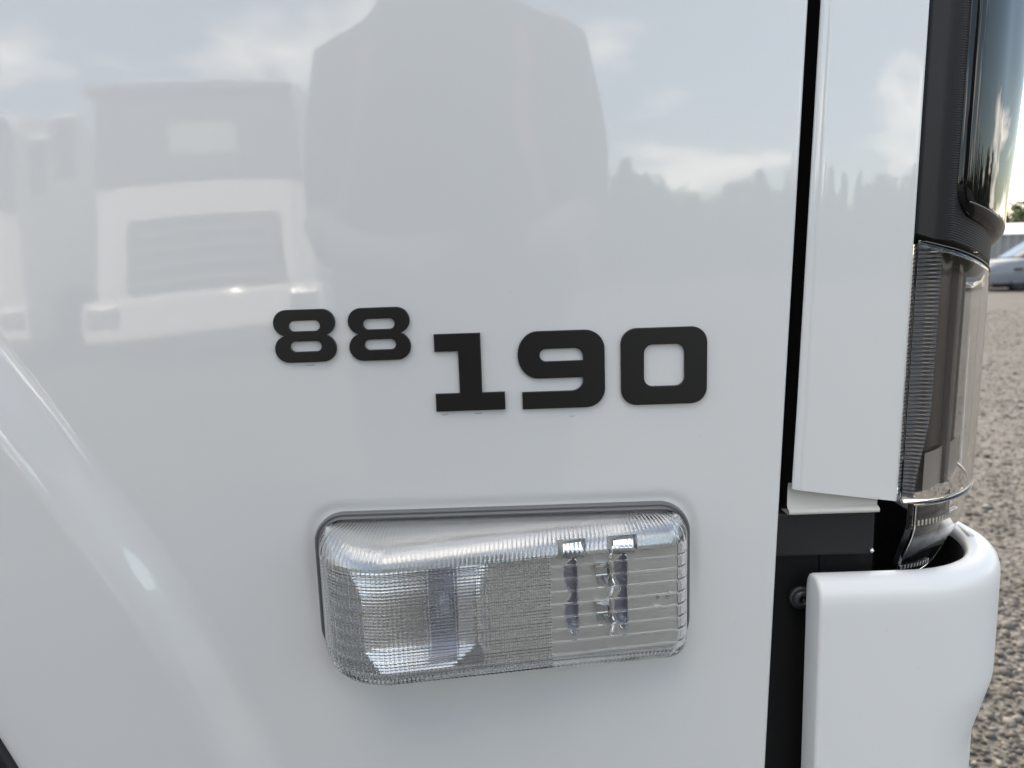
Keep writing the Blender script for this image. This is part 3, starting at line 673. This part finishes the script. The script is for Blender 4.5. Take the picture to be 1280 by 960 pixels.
nk = chain([(0, .02, 1.545), (0, .035, 1.60)], [.058, .056], ch); hd = chain([(0, .045, 1.68), (0, .05, 1.755), (0, .045, 1.80)], [(.078, .09), (.08, .095), (.055, .065)], nk)
chain([(0, .13, 1.685)], [.018], hd-1)                                   # nose
for s in (-1, 1):
    sh = chain([(s*.185, .0, 1.475)], [.065], ch)
    el = chain([(s*.200, .0, 1.29), (s*.208, .02, 1.155)], [.052, .045], sh)
    wr_ = chain([(s*.20, .19, 1.17), (s*.135, .285, 1.13)], [.038, .028], el)
    pa = chain([(s*.105+.085, .325, 1.115)], [.030], wr_)
    for k, (fx, fz, ln) in enumerate(((-.012, .03, .030), (-.018, .012, .034), (-.018, -.006, .032), (-.012, -.022, .026))):
        f1 = chain([(s*(.098+fx)+.085, .345, 1.115+fz), (s*(.098+fx-ln*.6)+.085, .358, 1.115+fz), (s*(.098+fx-ln*1.3)+.085, .352, 1.117+fz)], [.010, .009, .008], pa)
    chain([(s*.112+.085, .352, 1.100), (s*.096+.085, .362, 1.085)], [.011, .009], pa)
    hp = chain([(s*.10, 0, .90)], [.095], 0)
    chain([(s*.115, .015, .52), (s*.12, -.02, .12), (s*.125, .0, .06), (s*.135, .13, .035)], [.062, .042, .045, .035], hp)
skin_mesh('body', bv, be, br, 'skin', person)
def sub_skin(name, pts, eds, rad, m): return skin_mesh(name, [w(*p) for p in pts], eds, rad, m, person)
P = [(0, 0, .66), (0, 0, 1.08), (0, .01, 1.28), (0, .01, 1.44), (0, .02, 1.525), (0, .025, 1.60)]; E = [(0, 1), (1, 2), (2, 3), (3, 4), (4, 5)]; RD = [(.25, .17), (.215, .16), (.18, .145), (.165, .12), (.130, .10), (.092, .09)]
for s in (-1, 1):
    i = len(P); P += [(s*.172, 0, 1.435), (s*.205, .0, 1.30), (s*.212, .02, 1.15), (s*.18, .165, 1.145), (s*.15, .27, 1.137)]; E += [(3, i), (i, i+1), (i+1, i+2), (i+2, i+3), (i+3, i+4)]; RD += [.082, .070, .058, .050, .043]
jacket = sub_skin('jacket', P, E, RD, 'jacket')
P = [(0, 0, .98)]; E = []; RD = [(.165, .13)]
for s in (-1, 1):
    i = len(P); P += [(s*.10, 0, .88), (s*.115, .015, .52), (s*.12, -.015, .10)]; E += [(0, i), (i, i+1), (i+1, i+2)]; RD += [.115, .082, .068]
sub_skin('trousers', P, E, RD, 'trousers')
for s in (-1, 1): sub_skin('boot', [(s*.12, -.03, .10), (s*.125, .0, .055), (s*.14, .15, .045)], [(0, 1), (1, 2)], [.058, .056, .045], 'boot')
sub_skin('hair', [(0, .02, 1.75), (0, .035, 1.80), (0, .0, 1.70)], [(0, 1), (0, 2)], [(.088, .088), (.07, .08), (.07, .055)], 'hair')
for s in (-1, 1):
    A = [[(PX+s*(.125+.02*q+dx_), PY+.30-.12*(1-q), 1.50-.17*q) for dx_ in (-.013, -.004, .004, .013)] for q in np.linspace(0, 1, 14)]
    o = link('shoulder_strip', grid('shoulder_strip', np.array(A)), 'strap', person); sw = o.modifiers.new('wrap', 'SHRINKWRAP'); sw.target = jacket; sw.offset = .004; sm = o.modifiers.new('t', 'SOLIDIFY'); sm.thickness = .003
phone = box('phone', (-.020-.055, -.5135, 1.045), (.075+.02, -.5045, 1.125), 'gloss', None, .003, 3, True); tag(phone, 'black phone held in both hands of the person in the dark jacket', 'phone')

# trees
M['needle'] = mat('conifer_needles', (0.035, 0.055, 0.03), .7, vary=(3, (0.075, 0.10, 0.045), .35, .65)); M['bark'] = mat('bark', (0.10, 0.075, 0.055), .9, bump=(20, .5, .02, 4)); M['leaf'] = mat('broad_leaves', (0.05, 0.075, 0.028), .7, vary=(2, (0.10, 0.12, 0.05), .35, .65))
def leaf_cloud(name, pts, size, m, parent):
    n = len(pts); d = rng.normal(size=(n, 3)); d /= np.linalg.norm(d, axis=1, keepdims=True); e_ = np.cross(d, rng.normal(size=(n, 3))); e_ /= np.linalg.norm(e_, axis=1, keepdims=True); f = np.cross(d, e_)
    s = size*rng.uniform(.6, 1.4, (n, 1)); V = np.stack([pts-e_*s, pts+f*s*.55, pts+e_*s, pts-f*s*.55], 1)
    return link(name, from_arrays(name, V, np.arange(n*4).reshape(-1, 4)), m, parent, False)
def conifer(h, seed):
    T = empty('conifer_tree')
    link('trunk', tube_mesh('trunk', [(0, 0, 0), (0, 0, h*.5), (0, 0, h*.96)], [h*.022, h*.013, .01], 8), 'bark', T)
    n = 3400; q = rng.random(n)**.75; z = h*(.08+.92*q); a = rng.uniform(0, 2*math.pi, n)
    lob = 1+.28*np.sin(a*5+z*4+seed)+.2*np.sin(z*9+a*2); r_ = h*.21*(1-q)**.75*lob*np.sqrt(rng.random(n))+.03
    leaf_cloud('crown', np.stack([r_*np.cos(a), r_*np.sin(a), z-.25*r_], -1), h*.034, 'needle', T); return T
def copy_tree(o):
    c = o.copy(); COL.objects.link(c)
    for ch in o.children:
        d = ch.copy(); COL.objects.link(d); d.parent = c
    return c
protos = [conifer(7.0, 1), conifer(6.2, 3), conifer(5.4, 5)]; used = [0, 0, 0]
def plant(k, x, y, s, lab, grp):
    o = protos[k] if not used[k] else copy_tree(protos[k]); used[k] = 1
    o.location = (x, y, 0); o.scale = (s*1.15, s*1.15, s); o.rotation_euler = (0, 0, rng.uniform(0, 6.28)); tag(o, lab, 'tree', grp)
k = 0
for a in list(np.arange(-12, 96, 2.3)):          # bearing from -Y towards +X
    if 50 < a < 55: continue
    d = 38+4*math.sin(a*.9)+rng.uniform(-2, 2); s = .74+.14*math.sin(a*.33)+rng.uniform(-.06, .10)
    plant(k % 3, d*math.sin(R(a)), -.5-d*math.cos(R(a)), s, 'dark pointed conifer in the row mirrored in the paint', 'conifers along the edge of the yard'); k += 1
for a in np.arange(-60, -14, 3.4):
    d = 46+rng.uniform(-3, 3); plant(k % 3, d*math.sin(R(a)), -.5-d*math.cos(R(a)), .68+rng.uniform(-.1, .12), 'dark pointed conifer in the row mirrored in the paint', 'conifers along the edge of the yard'); k += 1
pts = []
for a in np.arange(-75, 100, 1.1):
    if 50 < a < 55: continue
    d = 58+rng.uniform(-3, 3); h_ = 5.2+.9*math.sin(a*.21)+.8*math.sin(a*.83)+rng.uniform(-.4, .5)
    pts.append(np.stack([d*math.sin(R(a))+rng.normal(0, .75, 420), -.5-d*math.cos(R(a))+rng.normal(0, .75, 420), h_*rng.random(420)**.7], -1))
wood = leaf_cloud('wood', np.concatenate(pts), .30, 'leaf', None); tag(wood, 'low dark wood behind the row of conifers mirrored in the paint', 'wood', kind='stuff')
# broadleaf tree, corrugated container and silver car beyond the bumper
T = empty('broadleaf_tree', (27, 38, 0)); tag(T, 'dark green tree rising behind the white container roof at the right edge', 'tree')
link('trunk', tube_mesh('trunk', [(27, 38, 0), (27.1, 38, 1.5), (26.9, 38.1, 3.2)], [.22, .17, .05], 8), 'bark', T)
pts = []
for _ in range(26):
    c = np.array([27, 38, 2.5])+rng.normal(0, 1, 3)*np.array([1.7, 1.5, .55]); pts.append(c+rng.normal(0, .42, (170, 3)))
leaf_cloud('crown', np.concatenate(pts), .13, 'leaf', T)
M['car'] = mat('silver_blue_paint', (0.15, 0.17, 0.20), .35, metal=.0, coat=.3); M['roof'] = mat('white_roof', (0.8, 0.8, 0.8), .5)
cont = empty('container', (19.0, 25.0, 0)); tag(cont, 'grey corrugated container with white top behind the silver car', 'container')
xs = np.arange(15.4, 24.0, .05); A = np.array([[[x, 25.0+.05*(1 if math.sin(x*2*math.pi/.30) > 0 else -1)*1.0, z] for x in xs] for z in (.2, 1.62)])
link('corrugated_wall', grid('corrugated_wall', A), 'corr', cont, False)
bm = bmesh.new(); box_bm(bm, (15.4, 25.12, .15), (24.0, 27.4, 1.60)); link('container_body', bm_mesh('container_body', bm), 'corr', cont, False)
A = np.array([[[x, y, 1.64+.40*math.sin(math.pi*s)*min(1, (x-15.3)/.8+.35)] for x in np.linspace(15.3, 24.1, 30)] for s, y in zip(np.linspace(0, 1, 13), np.linspace(24.9, 27.5, 13))])
link('white_top', grid('white_top', A), 'roof', cont)
car = empty('car', (15.1, 20.5, 0)); tag(car, 'low silver blue car parked on the gravel beyond the bumper', 'car')
def loft(name, secs, m, parent):
    me = grid(name, np.array(secs), wrap=False); return link(name, me, m, parent)
cx0, cy0 = 12.95, 20.4
def sec(x, hb, ht, wd):
    q = [(-1, hb), (-1.02, hb+.12), (-1.03, (hb+ht)/2), (-.98, ht-.06), (-.9, ht), (0, ht+.02), (.9, ht), (.98, ht-.06), (1.03, (hb+ht)/2), (1.02, hb+.12), (1, hb)]
    return [(cx0+x, cy0+a*wd, z) for a, z in q]
bd = [sec(0, .32, .60, .70), sec(.05, .24, .70, .80), sec(.25, .22, .78, .86), sec(1.1, .22, .86, .88), sec(1.5, .22, .90, .88), sec(3.6, .22, .92, .88), sec(4.2, .24, .88, .84), sec(4.4, .32, .66, .74)]
body = loft('body', bd, 'car', car)
cb = [[(cx0+x, cy0+a*.80, z) for a, z in ((-1, .88), (-.82, t_), (0, t_+.03), (.82, t_), (1, .88))] for x, t_ in ((1.15, .89), (1.9, 1.34), (2.8, 1.40), (3.4, 1.34), (3.95, .90))]
loft('cabin_glass', cb, 'glass', car)
for x in (.85, 3.45):
    for s in (-1, 1): link('wheel', lathe_mesh('wheel', [(.01, -.01), (.2, 0), (.30, -.02), (.32, .03), (.32, .18), (.1, .2)], (0, -s, 0), (cx0+x, cy0+s*.86, .32), 28), 'tyre', car)
box('underbody', (cx0+.12, cy0-.80, .10), (cx0+4.2, cy0+.80, .30), 'void', car)
box('air_intake', (cx0+.62, cy0-.925, .56), (cx0+.86, cy0-.86, .63), 'grille', car, .02)
sc.cycles.use_denoising = True
